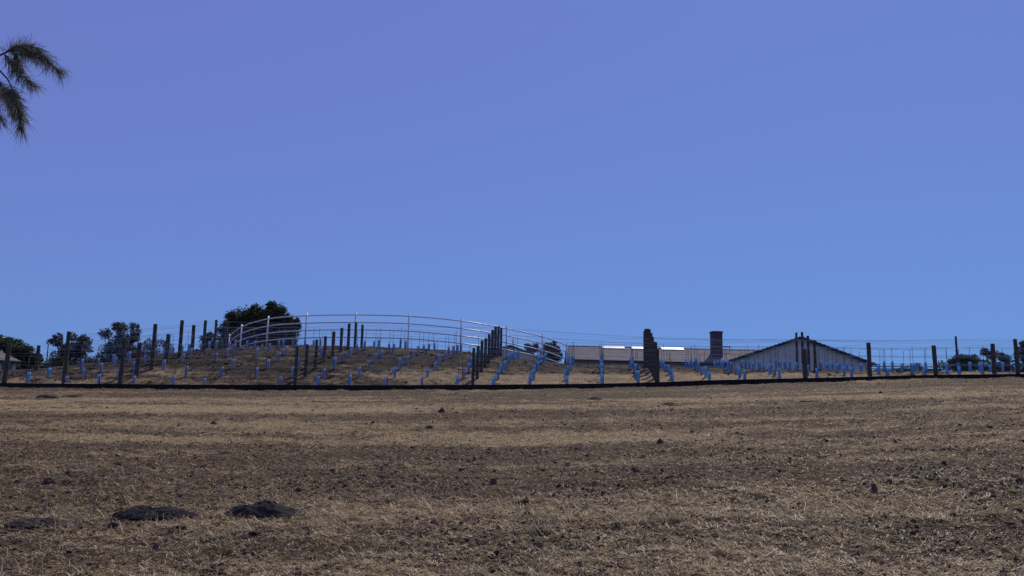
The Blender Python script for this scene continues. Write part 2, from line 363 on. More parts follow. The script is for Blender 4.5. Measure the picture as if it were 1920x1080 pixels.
cl = [(92, 912, 24, 9, 'dark clod in the straw above the brown mound'),
      (33, 911, 14, 6, 'small dark clod at the left edge above the brown mound'),
      (828, 774, 13, 8, 'brown clod on the bare slope below the middle of the black edging'),
      (806, 803, 16, 5, 'flat dark clod at the upper edge of the straw band, left of centre'),
      (1257, 758, 30, 5, 'wide flat dark soil patch under the dark stack of posts'),
      (1115, 750, 28, 5, 'wide flat faint soil heap just below the black edging, right of centre'),
      (1238, 832, 14, 7, 'square dark clod in the middle of the slope, below the post stack'),
      (925, 906, 13, 8, 'lone black clod near the centre of the picture, lower half'),
      (988, 969, 18, 8, 'black clod in the lower centre, with a crumb at its left'),
      (1640, 924, 12, 8, 'round black clod low on the right, left of a second one'),
      (1669, 911, 14, 7, 'flat black clod low on the right, right of the round one'),
      (1912, 911, 16, 8, 'dark clod at the right edge of the slope'),
      (1651, 739, 8, 5, 'tiny black clod under the right end of the gabled house'),
      (293, 1034, 20, 9, 'reddish brown clod in the straw at the lower left'),
      (401, 797, 12, 6, 'small brown clod alone on the pale band, far left of centre'),
      (782, 982, 12, 7, 'dark clod right of the taller blackish mound'),
      (105, 993, 22, 6, 'blackish clod at the foot of the brown mound'),
      (90, 746, 40, 5, 'low earth hump below the black edging, the left one of a pair'),
      (137, 745, 38, 5, 'low earth hump below the black edging, the right one of a pair')]
for i, (u, v, a, b, lab) in enumerate(cl):
    lump('soil_clod', u, v, a, b, M['mound2'] if 'hump' in lab or 'faint' in lab else M['clod'], lab, 'clod', 'single clods on the slope', 4, .2, i+11)
def twig(pts, r, label, m='twig', name='twig'):
    P = []
    for (u, v) in pts: p = groundpt(u, v); P.append(p+Vector((0, 0, .012)))
    Q = []
    for i in range(len(P)-1):
        for k in range(4): Q.append(P[i].lerp(P[i+1], k/4)+Vector((0, 0, random.uniform(0, .015))))
    Q.append(P[-1]); o0 = Q[0].copy(); Q = [q-o0 for q in Q]
    o = MB().tube(Q, [r*(1-.6*i/len(Q)) for i in range(len(Q))], 6).build(name, M[m], smooth=True); o.location = o0; tag(o, label, 'twig')
twig([(60, 1012), (110, 1006), (160, 988), (205, 966)], .004, 'long thin curved dry twig running from brown mound to left blackish mound')
twig([(1880, 1034), (1905, 1029), (1935, 1026)], .006, 'dark twig lying at the lower right edge')
twig([(1455, 1008), (1490, 1009), (1530, 1007)], .004, 'straight dark twig lying in the lower right straw')
twig([(1680, 1016), (1705, 1020), (1725, 1024)], .006, 'pale straight stick in the straw, lower right', 'straw', 'stick')
twig([(370, 821), (388, 817), (403, 815)], .012, 'pale stick lying in the upper straw band, left of centre', 'straw', 'stick')
twig([(1500, 756), (1530, 755.4), (1560, 755)], .02, 'dark branch lying flat below the gabled house', 'twig')

# ---------------------------------------------------------------- the black edging
def edging():
    us = np.linspace(-250, 2150, 161); A = []
    for u in us:
        p = at(float(u), 725, YB); zf = float(ev(PF, p.x)); z0 = float(ev(P0, p.x)); j = (vnoise(p.x*.35, 0, 90)-.5)*.05
        A.append((p.x, zf-.25, max(z0, zf+.05)+.015+float(j)*.4, YB+float(j)))
    m = MB(); b = 0
    for (x, zb, zt, y) in A:
        m.v += [Vector((x, y-.03, zb)), Vector((x, y-.03, zt)), Vector((x, y+.03, zt)), Vector((x, y+.03, zb))]
    for i in range(len(A)-1):
        for k in range(3): m.f.append((4*i+k, 4*i+4+k, 4*i+5+k, 4*i+1+k))
    m.f.append((0, 1, 2, 3)); e = 4*(len(A)-1); m.f.append((e+3, e+2, e+1, e))
    o = m.build('edging', M['edging']); tag(o, 'low black edging strip running along the foot of the vineyard', 'edging')
edging()

# ---------------------------------------------------------------- vineyard posts
VPU = 1128.0
def u_row(u0_, r): return VPU+(u0_-VPU)*45/YR[r]
ORD = ['first', 'second', 'third', 'fourth', 'fifth', 'sixth', 'seventh', 'eighth', 'ninth', 'tenth', 'eleventh', 'twelfth']
ROWPOSTS = [[] for _ in range(NR)]
def post(ub, ut, vt, r, rad, label, group, Y=None, wire=True):
    Y = Y or YR[r]; b = at(ub, 700, Y); zb = Hs(b.x, Y); t = at(ut, vt, Y)
    o0 = Vector((b.x, Y, zb)); top = Vector((b.x+(t.x-b.x)*.35, Y, t.z))-o0
    m = MB(); n = 7; pts = []; rs = []
    for i in range(n):
        f = i/(n-1); pts.append(Vector((0, 0, -.3)).lerp(top, f) if i else Vector((0, 0, -.3))); pts[-1] += Vector((random.uniform(-.006, .006), random.uniform(-.006, .006), 0)); rs.append(rad*(1.06-.1*f)*random.uniform(.97, 1.03))
    m.tube(pts, rs, 12)
    m.tube([pts[-1], pts[-1]+(pts[-1]-pts[-2]).normalized()*.012], [rs[-1], rs[-1]*.86], 12)
    o = m.build('vineyard_post', M['post'], smooth=False); o.location = o0; tag(o, label, 'post', group)
    if wire: ROWPOSTS[r].append((o0.x, Y, zb, top.z, o0.x+top.x))
    return o
lines = [
 ('second post line, left of the curved pipe fence', 'second', 227, [636, 643, 608, 627, 601, 610, 601, 600, 602]),
 ('post line under the middle of the pipe fence', 'third', 554, [650, 646, 637, 631, 622, 615, 607, 605, 609]),
 ('post line crossing the falling right end of pipe fence', 'fourth', 887, [653, 649, 639, 635, 627, 619, 612, 612, 615]),
 ('tight dark post stack left of the chimney', 'fifth', 1232, [655, 642, 641, 632, 625, 618, 617, 617, 621])]
for li, (desc, nm, ub, tops) in enumerate(lines):
    for r, vt in enumerate(tops):
        u = u_row(ub, r); lean = (VPU+50-u)*.000106
        lab = ['wooden post, %s from the front, line left of the curved pipe fence', 'wooden post, %s from the front, line under the middle of the pipe fence',
               'wooden post, %s from the front, line crossing the right end of pipe fence', 'wooden post, %s from the front, tight dark stack left of the chimney'][li] % ORD[r]
        rad = .108 if (li in (0, 3) and r < 6) else .088
        if li == 3: rad = .125
        post(u, u+lean*70, vt, r, rad+random.uniform(-.006, .006), lab, 'vineyard posts')
GP = 'vineyard posts'
for (u, ut, vt, r, rad, lab) in [
    (10, 20, 645, 0, .12, 'wooden post leaning right in front of the house at the left edge'),
    (67, 73, 648, 3, .1, 'short wooden post in front of the dark tree by the left house'),
    (86, 87, 645, 6, .03, 'thin dark pole right of the dark tree by the left house'),
    (122, 127, 622, 0, .1, 'tall dark post in front of the left one of two gum trees'),
    (1529, 1527, 638, 3, .085, 'wooden post in front of the gable, rightmost of four tall ones'),
    (1517, 1515, 630, 4, .08, 'wooden post in front of the gable, third of four tall ones'),
    (1506, 1505, 623, 5, .075, 'thin wooden post rising over the gable peak, second of four'),
    (1495, 1494, 624, 6, .07, 'thin wooden post just left of the gable peak, leftmost of four'),
    (1510, 1507, 655, 0, .115, 'thick short dark post at the edging under the gable peak'),
    (1631, 1628, 643, 0, .105, 'thick wooden post at the right eave of the gabled house'),
    (1755, 1748, 648, 0, .105, 'thick wooden post between the thin stakes and the round bush'),
    (1797, 1791, 631, 3, .06, 'tall thin wooden post rising above the round bush'),
    (1865, 1860, 645, 0, .11, 'thick wooden post in front of the grey trees at far right'),
    (1909, 1901, 636, 0, .1, 'wooden post at the right edge beside the dark conifer')]:
    post(u, ut, vt, r, rad, lab, GP, wire=(u not in (67, 86, 122)))
# ---------------------------------------------------------------- wires: one set per row
for r in range(NR):
    P = sorted(ROWPOSTS[r]); Y = YR[r]
    xa = at(0 if r < 2 else 150, 700, Y).x; xb = at(1960, 700, Y).x
    if P[0][0] > xa+3: P.insert(0, (xa, Y, Hs(xa, Y), 1.9, xa))
    if P[-1][0] < xb-3:
        x = P[-1][0]+9
        while x < xb+9: P.append((x, Y, Hs(x, Y), 1.9, x)); x += 9
    root = empty('trellis_wires', (P[0][0], Y, P[0][2]))
    tag(root, 'thin wires strung along the %s row of posts from the black edging' % ORD[r], 'wires', 'trellis wires along the rows')
    for h in (.5, .95, 1.4, 1.82):
        pts = []
        for i in range(len(P)-1):
            a, b = P[i], P[i+1]
            for k in range(6):
                f = k/6; ha = min(h, a[3]-.04); hb = min(h, b[3]-.04)
                pts.append(Vector((a[0]+(b[0]-a[0])*f, Y-.09, (a[2]+ha)*(1-f)+(b[2]+hb)*f-.04*math.sin(math.pi*f)))-root.location)
        b = P[-1]; pts.append(Vector((b[0], Y-.09, b[2]+min(h, b[3]-.04)))-root.location)
        MB().tube(pts, .0042, 4).build('wire', M['wire'], root)
# ---------------------------------------------------------------- vine plants: tube on a stake
def proto_plant(mt, hgt, sh):
    root = empty('vine_plant', (0, 0, 0)); m = MB(); n = 12; ro, ri = .076, .071
    rings = [(ro*1.04, -.03), (ro, hgt*.3), (ro*.97, hgt*.7), (ro*1.05, hgt), (ri*1.0, hgt), (ri*.95, .02)]
    for (rr, z) in rings:
        for k in range(n):
            q = 2*math.pi*k/n; s_ = 1+.05*math.sin(2*q+z*5); m.v.append(Vector((rr*s_*math.cos(q), rr*s_*math.sin(q), z)))
    for i in range(len(rings)-1):
        for k in range(n): m.f.append((i*n+k, i*n+(k+1) % n, (i+1)*n+(k+1) % n, (i+1)*n+k))
    m.build('grow_tube', mt, root, True)
    MB().tube([(.09, 0, -.1), (.092, .004, sh*.5), (.087, 0, sh)], .0115, 6).build('stake', M['stake'], root, True)
    return root
def copy_thing(o):
    c = o.copy(); C.objects.link(c)
    for ch in o.children:
        d = ch.copy(); C.objects.link(d); d.parent = c
    return c
protos = [proto_plant(M['tube'], .58, 1.32), proto_plant(M['tube2'], .5, 1.28), proto_plant(M['tube'], .5, 1.4)]
used = [False]*3
LB = [-108, 227, 554, 887, 1232, 1567, 1900]        # the post lines at the front row
place = ['left of the first post line', 'left of the pipe fence', 'under the pipe fence', 'between pipe fence end and post stack', 'between post stack and gable', 'right of the gable']
NUMS = ['first', 'second', 'third', 'fourth', 'fifth', 'sixth', 'seventh', 'eighth', 'ninth', 'tenth']
cnt = {}
for r in range(NR):
    for k in range(-16, 13):
        uf = VPU+67*k+random.uniform(-2.2, 2.2)*(1 if k > -8 else 3)
        if any(abs(uf-b) < 9 for b in (227, 554, 887, 1232)): uf += 14
        u = u_row(uf, r)
        if u < -15 or u > 1935: continue
        if random.random() < (.0 if k > -8 else .12): continue
        if k < -8 and r in (7, 8) and u < 300 and random.random() < .5: continue
        if uf > 1690 and r > 4: continue
        Y = YR[r]+random.uniform(-.12, .12); x = at(u, 700, Y).x
        pi_ = (1 if random.random() < .8 else 0) if k < -4 else (0 if random.random() < .62 else (2 if random.random() < .75 else 1))
        if not used[pi_]: o = protos[pi_]; used[pi_] = True
        else: o = copy_thing(protos[pi_])
        o.location = (x, Y, Hs(x, Y)-.01); o.rotation_euler = (random.uniform(-.05, .05), random.uniform(-.06, .06), random.uniform(0, 6.28)); o.scale = (1, 1, random.uniform(.88, 1.1))
        b = sum(uf > q for q in LB)-1
        col = ('faded' if pi_ == 1 else 'bright')
        cnt[(r, b)] = cnt.get((r, b), 0)+1
        ref = ''
        ref = {0: 'left edge', 1: 'left post line', 2: 'post line under fence', 3: 'posts at fence end', 4: 'dark post stack', 5: 'gable posts', 6: 'rightmost posts'}[max(b, 0)]
        tag(o, '%s blue vine tube, %s row from front, %s right of %s' % (col, ORD[r], NUMS[cnt[(r, b)]-1], ref), 'vine tube', 'young vines in blue grow tubes')
for i in range(3):
    if not used[i]: pass

# ---------------------------------------------------------------- curved pipe fence on the crest
def pipe_fence():
    T = [(430, 631, 70), (453, 613, 65.5), (503, 598, 60.3), (575, 592, 58.7), (667, 590.5, 58.3), (767, 593, 58.3), (865, 602, 58.6), (950, 616, 61.5), (1017, 631.5, 64), (1063, 648, 65.5)]
    P = [at(u, v, D) for u, v, D in T]
    o0 = Vector((P[4].x, P[4].y, P[4].z-2)); root = empty('pipe_fence', o0)
    tag(root, 'curved pale four-rail pipe fence along the crest of the hill', 'fence')
    for p in P:
        zb = Hs(p.x, p.y)-.1
        MB().tube([Vector((p.x, p.y, min(zb, p.z-2.1)))-o0, Vector((p.x, p.y, p.z+.2))-o0], .05, 8).build('fence_post', M['pipe'], root, True)
    for k in range(4):
        pts = []
        for i in range(len(P)-1):
            a = P[max(i-1, 0)]; b = P[i]; c = P[i+1]; d = P[min(i+2, len(P)-1)]
            for s in range(6):
                t = s/6; q = .5*((2*b)+(c-a)*t+(2*a-5*b+4*c-d)*t*t+(3*b-a-3*c+d)*t**3); pts.append(q-Vector((0, 0, .5*k))-o0)
        pts.append(P[-1]-Vector((0, 0, .5*k))-o0)
        MB().tube(pts, .042, 8).build('rail', M['pipe'], root, True)
pipe_fence()
# low dark rail fence at the right, behind the stakes
def low_fence():
    P = [at(u, v, 72) for u, v in ((1625, 687), (1690, 687), (1755, 688), (1820, 689))]; o0 = P[0].copy(); o0.z = Hs(o0.x, o0.y)
    root = empty('rail_fence', o0); tag(root, 'low dark two-rail fence behind the stakes right of the gabled house', 'fence')
    for p in P: MB().tube([Vector((p.x, p.y, Hs(p.x, p.y)-.1))-o0, p+Vector((0, 0, .06))-o0], .045, 8).build('fence_post', M['fascia'], root)
    for k in (0, .2): MB().tube([p-Vector((0, 0, k))-o0 for p in P], .04, 6).build('rail', M['fascia'], root)
low_fence()

# ---------------------------------------------------------------- houses
def slab(m, P, th):       # a quad P (4 pts, seen from above ccw) thickened downwards
    P = [Vector(p) for p in P]; d = Vector((0, 0, -th)); m.hexa([p+d for p in P]+P)
def main_house():
    gz = 7.0; root = empty('house', (at(1300, 690, 82).x, 82, gz)); o0 = root.location
    tag(root, 'long low house with grey tiled roof and wide gable wing behind the vines', 'house')
    def L(p): return Vector(p)-o0
    # main block
    el = at(1040, 673.5, 82.4); er = at(1420, 680.5, 82.4); ez = (el.z+er.z)/2; rl = at(1062, 649.5, 86.6); rr_ = at(1420, 656.5, 86.6); rz = (rl.z+rr_.z)/2
    x0 = at(1066, 650, 83.2).x; x1 = er.x
    MB().box(x0+.4-o0.x, x1-o0.x, .9, 8.3, 0, ez-.1-o0.z).build('wall', M['stucco'], root)
    m = MB(); slab(m, [L((x0, 82.4, ez)), L((x1+3, 82.4, ez)), L((x1+3, 86.6, rz)), L((x0, 86.6, rz))], .12)
    slab(m, [L((x0, 86.6, rz)), L((x1+3, 86.6, rz)), L((x1+3, 90.8, ez)), L((x0, 90.8, ez))], .12)
    roof = m.build('roof', M['roof'], root)
    m = MB(); m.box(x0-o0.x, x1+.6-o0.x, .36, .396, ez-.24-o0.z, ez-.005-o0.z); m.build('fascia', M['fascia'], root)
    # ridge cap: short half-round tiles
    m = MB(); x = x0
    while x < x1+2.6: m.tube([L((x, 86.6, rz-.01)), L((x+.42, 86.6, rz+.002))], [.055, .07], 8); x += .4
    m.build('ridge_cap', M['roof'], roof)
    sl_ = (rz-ez)/4.2
    for (a, b) in ((1129, 1171), (1184, 1222), (1240, 1282)):
        pa = at(a, 652, 86.2).x; pb = at(b, 652, 86.2).x
        m = MB(); y0, y1 = 86.0, 86.5; q = .2
        P = [L((pa, y0, ez+sl_*(y0-82.4)+.04)), L((pb, y0, ez+sl_*(y0-82.4)+.04)), L((pb, y1, ez+sl_*(y1-82.4)+.04)), L((pa, y1, ez+sl_*(y1-82.4)+.04))]
        m.hexa(P+[p+Vector((0, -.02, .03 if i < 2 else .1)) for i, p in enumerate(P)]); m.build('skylight', M['skylight'], roof)
    # chimney on the front slope
    c0 = at(1333.5, 640, 84.6).x; c1 = at(1353, 640, 84.6).x; ct = at(1343, 622, 84.6).z
    m = MB(); m.box(c0-o0.x, c1-o0.x, 2.2, 3.1, ez+.3-o0.z, ct-.14-o0.z)
    ch = m.build('chimney', M['chimney'], roof)
    m = MB(); m.box(c0-.05-o0.x, c1+.05-o0.x, 2.15, 3.15, ct-.137-o0.z, ct-o0.z); m.box(c0+.2-o0.x, c1-.2-o0.x, 2.4, 2.9, ct+.002-o0.z, ct+.05-o0.z)
    m.build('chimney_cap', M['chimney'], roof)
    a = at(1355, 651, 86).x; b = at(1370, 651, 86).x; zt = at(1360, 650, 86).z
    m = MB(); m.tube([L((a-.4, 86, zt)), L((b, 86, zt))], .05, 6); m.tube([L((b-.1, 86, zt)), L((b-.1, 86, rz-.4))], .03, 6); m.build('vent_pipe', M['fascia'], roof)
    # gable wing towards us
    pk = at(1503, 631, 80); gl = at(1366, 675, 80); gr = at(1643, 683, 80); gz_ = (gl.z+gr.z)/2; px_ = (gl.x+gr.x)/2*.4+pk.x*.6
    wl, wr = gl.x+.5, gr.x-.55; s1 = (pk.z-gz_)/(px_-gl.x); s2 = (pk.z-gz_)/(gr.x-px_)
    m = MB(); zl = gz_+s1*(wl-gl.x)-.14; zr = gz_+s2*(gr.x-wr)-.14
    A = [(wl, 0), (wr, 0), (wr, zr), (px_, pk.z-.14), (wl, zl)]
    fr = [Vector((x, 80.35, z if z else gz))-o0 for x, z in A]; bk = [Vector((x, 92, z if z else gz))-o0 for x, z in A]
    m.poly(fr); m.poly(bk[::-1])
    for i in range(5): j = (i+1) % 5; m.poly([fr[j], fr[i], bk[i], bk[j]])
    m.build('gable_wall', M['stucco'], root)
    m = MB(); slab(m, [L((gl.x, 80, gz_)), L((px_, 80, pk.z)), L((px_, 92, pk.z)), L((gl.x, 92, gz_))], .1)
    slab(m, [L((px_, 80, pk.z)), L((gr.x, 80, gz_)), L((gr.x, 92, gz_)), L((px_, 92, pk.z))], .1)
    groof = m.build('gable_roof', M['roof'], root)
    # rake boards and the scalloped ends of the roof tiles
    m = MB()
    for (xa, za, xb, zb) in ((gl.x, gz_, px_, pk.z), (px_, pk.z, gr.x, gz_)):
        m.hexa([L((xa, 79.95, za-.2)), L((xb, 79.95, zb-.2)), L((xb, 79.996, zb-.2)), L((xa, 79.996, za-.2)), L((xa, 79.95, za+.02)), L((xb, 79.95, zb+.02)), L((xb, 79.996, zb+.02)), L((xa, 79.996, za+.02))])
        n = 18
        for i in range(n):
            f = (i+.5)/n; x = xa+(xb-xa)*f; z = za+(zb-za)*f+.02; m.tube([L((x, 79.93, z)), L((x, 80.2, z))], .05, 7)
    m.build('rake_board', M['fascia'], root)
main_house()
def left_gable():
    D = 76; pk = at(957, 646.5, D); gl = at(925, 656, D); gr = at(1016, 670, D); o0 = Vector((pk.x, D, 7.0))
    root = empty('outbuilding', o0); tag(root, 'small gabled building seen through the pipe fence right end', 'outbuilding')
    def L(p): return Vector(p)-o0
    zl = pk.z-(pk.x-gl.x)*.28; zr = pk.z-(gr.x-pk.x)*.36
    m = MB(); A = [(gl.x+.1, 7.0), (gr.x-.3, 7.0), (gr.x-.3, zr), (pk.x, pk.z-.12), (gl.x+.1, zl-.1)]
    fr = [L((x, D+.3, z)) for x, z in A]; bk = [L((x, D+6, z)) for x, z in A]
    m.poly(fr); m.poly(bk[::-1])
    for i in range(5): j = (i+1) % 5; m.poly([fr[j], fr[i], bk[i], bk[j]])
    m.build('wall', M['stucco'], root)
    m = MB(); slab(m, [L((gl.x, D, zl)), L((pk.x, D, pk.z)), L((pk.x, D+6.3, pk.z)), L((gl.x, D+6.3, zl))], .1)
    slab(m, [L((pk.x, D, pk.z)), L((gr.x, D, zr)), L((gr.x, D+6.3, zr)), L((pk.x, D+6.3, pk.z))], .1); m.build('roof', M['fascia'], root)
left_gable()
def left_house():
    D = 74; gz = 6.0; a = at(-150, 673, D); b = at(41, 678, D); t1 = at(17, 647, D+3.5); zt = t1.z-.25; ze = (a.z+b.z)/2
    o0 = Vector((b.x, D, gz)); root = empty('cottage', o0, R(30)); tag(root, 'cottage with pale shingle roof cut by the left edge', 'house')
    def L(p): return Vector(p)-o0
    x0 = a.x; x1 = b.x
    MB().box(x0+.4-o0.x, x1-.4-o0.x, .4, 6.6, 0, ze-.1-gz).build('wall', M['stucco'], root)
    m = MB(); rA = (x0+2.5, D+3.5, zt); rB = (x1-2.6, D+3.5, zt); c = [(x0, D, ze), (x1, D, ze), (x1, D+7, ze), (x0, D+7, ze)]
    V = [L(p) for p in (c+[rA, rB])]; m.v += V+[v-Vector((0, 0, .1)) for v in V[:4]]
    m.f += [(0, 1, 5, 4), (1, 2, 5), (2, 3, 4, 5), (3, 0, 4), (9, 8, 7, 6), (0, 6, 7, 1), (1, 7, 8, 2), (2, 8, 9, 3), (3, 9, 6, 0)]
    m.build('roof', M['roof2'], root)
    m = MB(); m.box(x0-o0.x, x1-o0.x, -.04, -.004, ze-.2-gz, ze+.01-gz); m.build('fascia', M['fascia'], root)
    w0 = -1.45; w1 = -.62; z1 = at(28, 682, D+.35).z-gz; z0 = z1-.65
    fr = MB(); fr.box(w0, w1, .34, .398, z1-.06, z1); fr.box(w0, w1, .34, .398, z0, z0+.06); fr.box(w0, w0+.06, .342, .396, z0+.062, z1-.062); fr.box(w1-.06, w1, .342, .396, z0+.062, z1-.062); fr.box((w0+w1)/2-.02, (w0+w1)/2+.02, .345, .394, z0+.062, z1-.062)
    f = fr.build('window', M['frame'], root)
    MB().box(w0+.06, w1-.06, .36, .385, z0+.06, z1-.06).build('pane', M['glass'], f)
left_house()

# ---------------------------------------------------------------- trees
def leaves(blobs, dens, size, seed=0, hollow=.35):
    g = np.random.default_rng(seed+100); Vs = []; n_all = 0
    for (cx, cy, cz, rx, ry, rz) in blobs:
        n = int(dens*(rx*ry*rz)**(2/3)); d = g.normal(0, 1, (n, 3)); d /= np.linalg.norm(d, axis=1)[:, None]
        rr = (hollow+(1-hollow)*g.random(n)**.5)*(1+.16*g.normal(0, 1, n))
        k = vnoise(d[:, 0]*3+cx*2, d[:, 1]*3+d[:, 2]*3.3+cz, seed) > .30; d = d[k]; rr = rr[k]; n = len(d)
        p = d*rr[:, None]*np.array([rx, ry, rz])+np.array([cx, cy, cz])
        a = g.normal(0, 1, (n, 3)); a /= np.linalg.norm(a, axis=1)[:, None]; b = np.cross(a, g.normal(0, 1, (n, 3))); b /= np.linalg.norm(b, axis=1)[:, None]
        s = size*g.uniform(.6, 1.4, n)[:, None]
        Vs.append(np.stack([p-a*s, p+b*s*.45, p+a*s, p-b*s*.45], 1).reshape(-1, 3))
    V = np.concatenate(Vs); return V, np.arange(len(V)).reshape(-1, 4)
def tree(name, u, D, blobs_px, m, label, cat='tree', dens=900, size=.1, group=None, seed=1, trunk=.14, hollow=.35):
    """blobs_px: (u,v,ru,rv) crown lobes as seen in the photo, turned into real lobes around the trunk"""
    b0 = at(u, 690, D); gz = Hs(b0.x, D); o0 = Vector((b0.x, D, gz)); root = empty(name, o0); k = D/F; g = random.Random(seed)
    tag(root, label, cat, group); B = []; wid = max(abs(q[0]-u)+q[2] for q in blobs_px)*k
    for (bu, bv, ru, rv) in blobs_px:
        dy = g.uniform(-.5, .5)*wid*.7; p = at(bu, bv, D); r = ru*k
        B.append((p.x-o0.x, dy, p.z-o0.z, r, r*g.uniform(.8, 1.2), rv*k))
        # small satellite lobes make the outline uneven
        for q in range(5):
            an = g.uniform(0, 6.28); el = g.uniform(-.6, 1.2)
            B.append((p.x-o0.x+math.cos(an)*math.cos(el)*r*.85, dy+math.sin(an)*math.cos(el)*r*.85, p.z-o0.z+math.sin(el)*rv*k*.85, r*g.uniform(.28, .45), r*.35, rv*k*g.uniform(.25, .45)))
    V, Fq = leaves(B, dens, size, seed, hollow); V[:, 2] = np.maximum(V[:, 2], .02)
    np_mesh('crown', V, Fq, m, root)
    zt = max(b[2] for b in B[::6]); t = MB(); base = Vector((0, 0, -.3)); fork = Vector((g.uniform(-.2, .2), 0, max(.3, zt*.3)))
    t.tube([base, Vector((0, 0, .1)), fork], [trunk*1.5, trunk, trunk*.8], 8)
    for b in B[::6]:
        e = Vector(b[:3]); mid = fork.lerp(e, .5)+Vector((g.uniform(-.2, .2), g.uniform(-.2, .2), .1)); t.tube([fork, mid, e, e+Vector((g.uniform(-.1, .1), 0, b[5]*.6))], [trunk*.6, trunk*.4, trunk*.2, .015], 6)
        for q in range(4):
            d = Vector((g.uniform(-1, 1)*b[3], g.uniform(-1, 1)*b[4], g.uniform(-.2, 1)*b[5]))*.8; t.tube([mid.lerp(e, .5), e+d*.5, e+d], [trunk*.22, trunk*.12, .012], 5)
    t.build('trunk', M['bark'], root, True)
    return root
tree('broad_tree', 490, 78, [(452, 610, 26, 28), (480, 597, 28, 24), (515, 590, 24, 21), (530, 618, 27, 26), (470, 635, 40, 22), (520, 645, 28, 18), (500, 610, 32, 28), (440, 640, 20, 22), (552, 607, 9, 12)], M['leaf_dark'], 'large dense dark tree behind the left part of the pipe fence', dens=2600, size=.11, seed=3, trunk=.3, hollow=.15)
tree('slender_tree', 424, 74, [(421, 618, 12, 15), (417, 640, 14, 16)], M['leaf_dark'], 'narrow dark tree at the left end of the pipe fence', dens=1800, size=.09, seed=4)
tree('shrub', 395, 72, [(392, 640, 18, 15), (400, 652, 24, 12)], M['leaf_dark'], 'rounded dark shrub behind the tall posts left of the pipe fence', 'shrub', dens=1800, size=.09, seed=5, trunk=.07)
tree('gum_tree', 228, 86, [(222, 614, 15, 11), (247, 616, 10, 12), (205, 628, 12, 10), (232, 636, 22, 12), (255, 628, 9, 9), (222, 655, 30, 18), (205, 675, 20, 20), (240, 670, 26, 20), (222, 690, 30, 16)], M['leaf_gum'], 'taller airy gum tree with gaps in its crown, right of its twin', 'tree', dens=950, size=.12, group='gum trees on the left skyline', seed=6, trunk=.16)
tree('gum_tree', 135, 88, [(112, 633, 8, 9), (129, 630, 9, 8), (108, 643, 13, 7), (150, 638, 15, 7), (165, 636, 8, 7), (125, 650, 22, 9), (160, 655, 18, 10), (112, 672, 20, 18), (145, 676, 30, 18), (170, 690, 22, 18)], M['leaf_gum'], 'lower spreading gum tree with flat tufts, left of the taller one', 'tree', dens=900, size=.12, group='gum trees on the left skyline', seed=7, trunk=.16)
tree('bare_shrub', 292, 86, [(283, 648, 12, 14), (303, 650, 14, 16), (272, 660, 14, 16), (318, 655, 10, 14), (290, 672, 34, 16)], M['leaf_gum'], 'thin twiggy shrub right of the taller gum tree', 'shrub', dens=650, size=.09, seed=8, trunk=.06)
tree('broad_tree', 40, 84, [(2, 646, 28, 15), (32, 654, 24, 16), (50, 672, 22, 20), (66, 688, 18, 20), (25, 672, 24, 22), (78, 700, 14, 16), (50, 695, 30, 18)], M['leaf_dark'], 'dark brown-green tree rising behind the cottage at left edge', dens=2200, size=.11, seed=9, trunk=.25, hollow=.15)
tree('shrub', 118, 76, [(95, 690, 18, 12), (118, 684, 16, 14), (142, 692, 20, 12), (168, 690, 14, 10), (72, 696, 12, 10)], M['leaf_dark'], 'low dark shrub under the lower spreading gum tree', 'shrub', dens=1500, size=.09, seed=10, trunk=.06)
tree('small_tree', 1027, 98, [(1028, 650, 9, 8), (1040, 644, 4, 5), (1041, 656, 9, 9), (1018, 660, 9, 8), (1034, 670, 18, 12)], M['leaf_dark'], 'dark tree behind the falling right end of the pipe fence', dens=1900, size=.12, seed=11)
tree('small_tree', 996, 100, [(989, 650, 7, 6), (1003, 649, 8, 5), (998, 656, 12, 6)], M['leaf_gum'], 'greyish low treetop right of the small gabled building', dens=1200, size=.12, seed=12)
tree('round_bush', 1808, 74, [(1800, 675, 18, 10), (1822, 674, 16, 10), (1808, 688, 26, 13), (1790, 684, 11, 12)], M['leaf_olive'], 'rounded olive green bush behind the tall thin post', 'bush', dens=2400, size=.08, seed=13, trunk=.08, hollow=.15)
tree('grey_tree', 1862, 88, [(1841, 662, 9, 7), (1860, 668, 14, 9), (1880, 672, 10, 8), (1893, 676, 7, 8), (1850, 684, 22, 12), (1882, 690, 20, 12)], M['leaf_gum'], 'grey-green trees of loose crown between bush and conifer, far right', 'tree', dens=1200, size=.12, seed=14)
tree('shrub', 1713, 70, [(1706, 692, 10, 7), (1720, 688, 8, 7), (1714, 696, 14, 6)], M['leaf_olive'], 'low green shrub behind the thin stakes', 'shrub', dens=1500, size=.07, seed=15, trunk=.04)
tree('shrub', 1760, 70, [(1763, 686, 9, 9), (1756, 697, 14, 7), (1778, 690, 8, 8), (1735, 696, 9, 6)], M['leaf_olive'], 'ragged green shrub left of the round bush', 'shrub', dens=1300, size=.07, seed=16, trunk=.04)
for i, (u, v, w_, lab) in enumerate([(1652, 700, 16, 'low far treetop right beside the right eave of the gabled house'), (1678, 698, 15, 'low far treetop behind the rail fence, second from the house'), (1700, 700, 16, 'low far treetop behind the rail fence, left of the green shrubs'), (1742, 700, 16, 'low far treetop between the two green shrubs')]):
    tree('far_tree', u, 125, [(u-6, v, w_*.6, 6), (u+7, v-1, w_*.5, 6), (u, v+6, w_, 8)], M['leaf_dark'], lab, 'tree', dens=900, size=.2, group='low treetops far off at right', seed=20+i, trunk=.1)
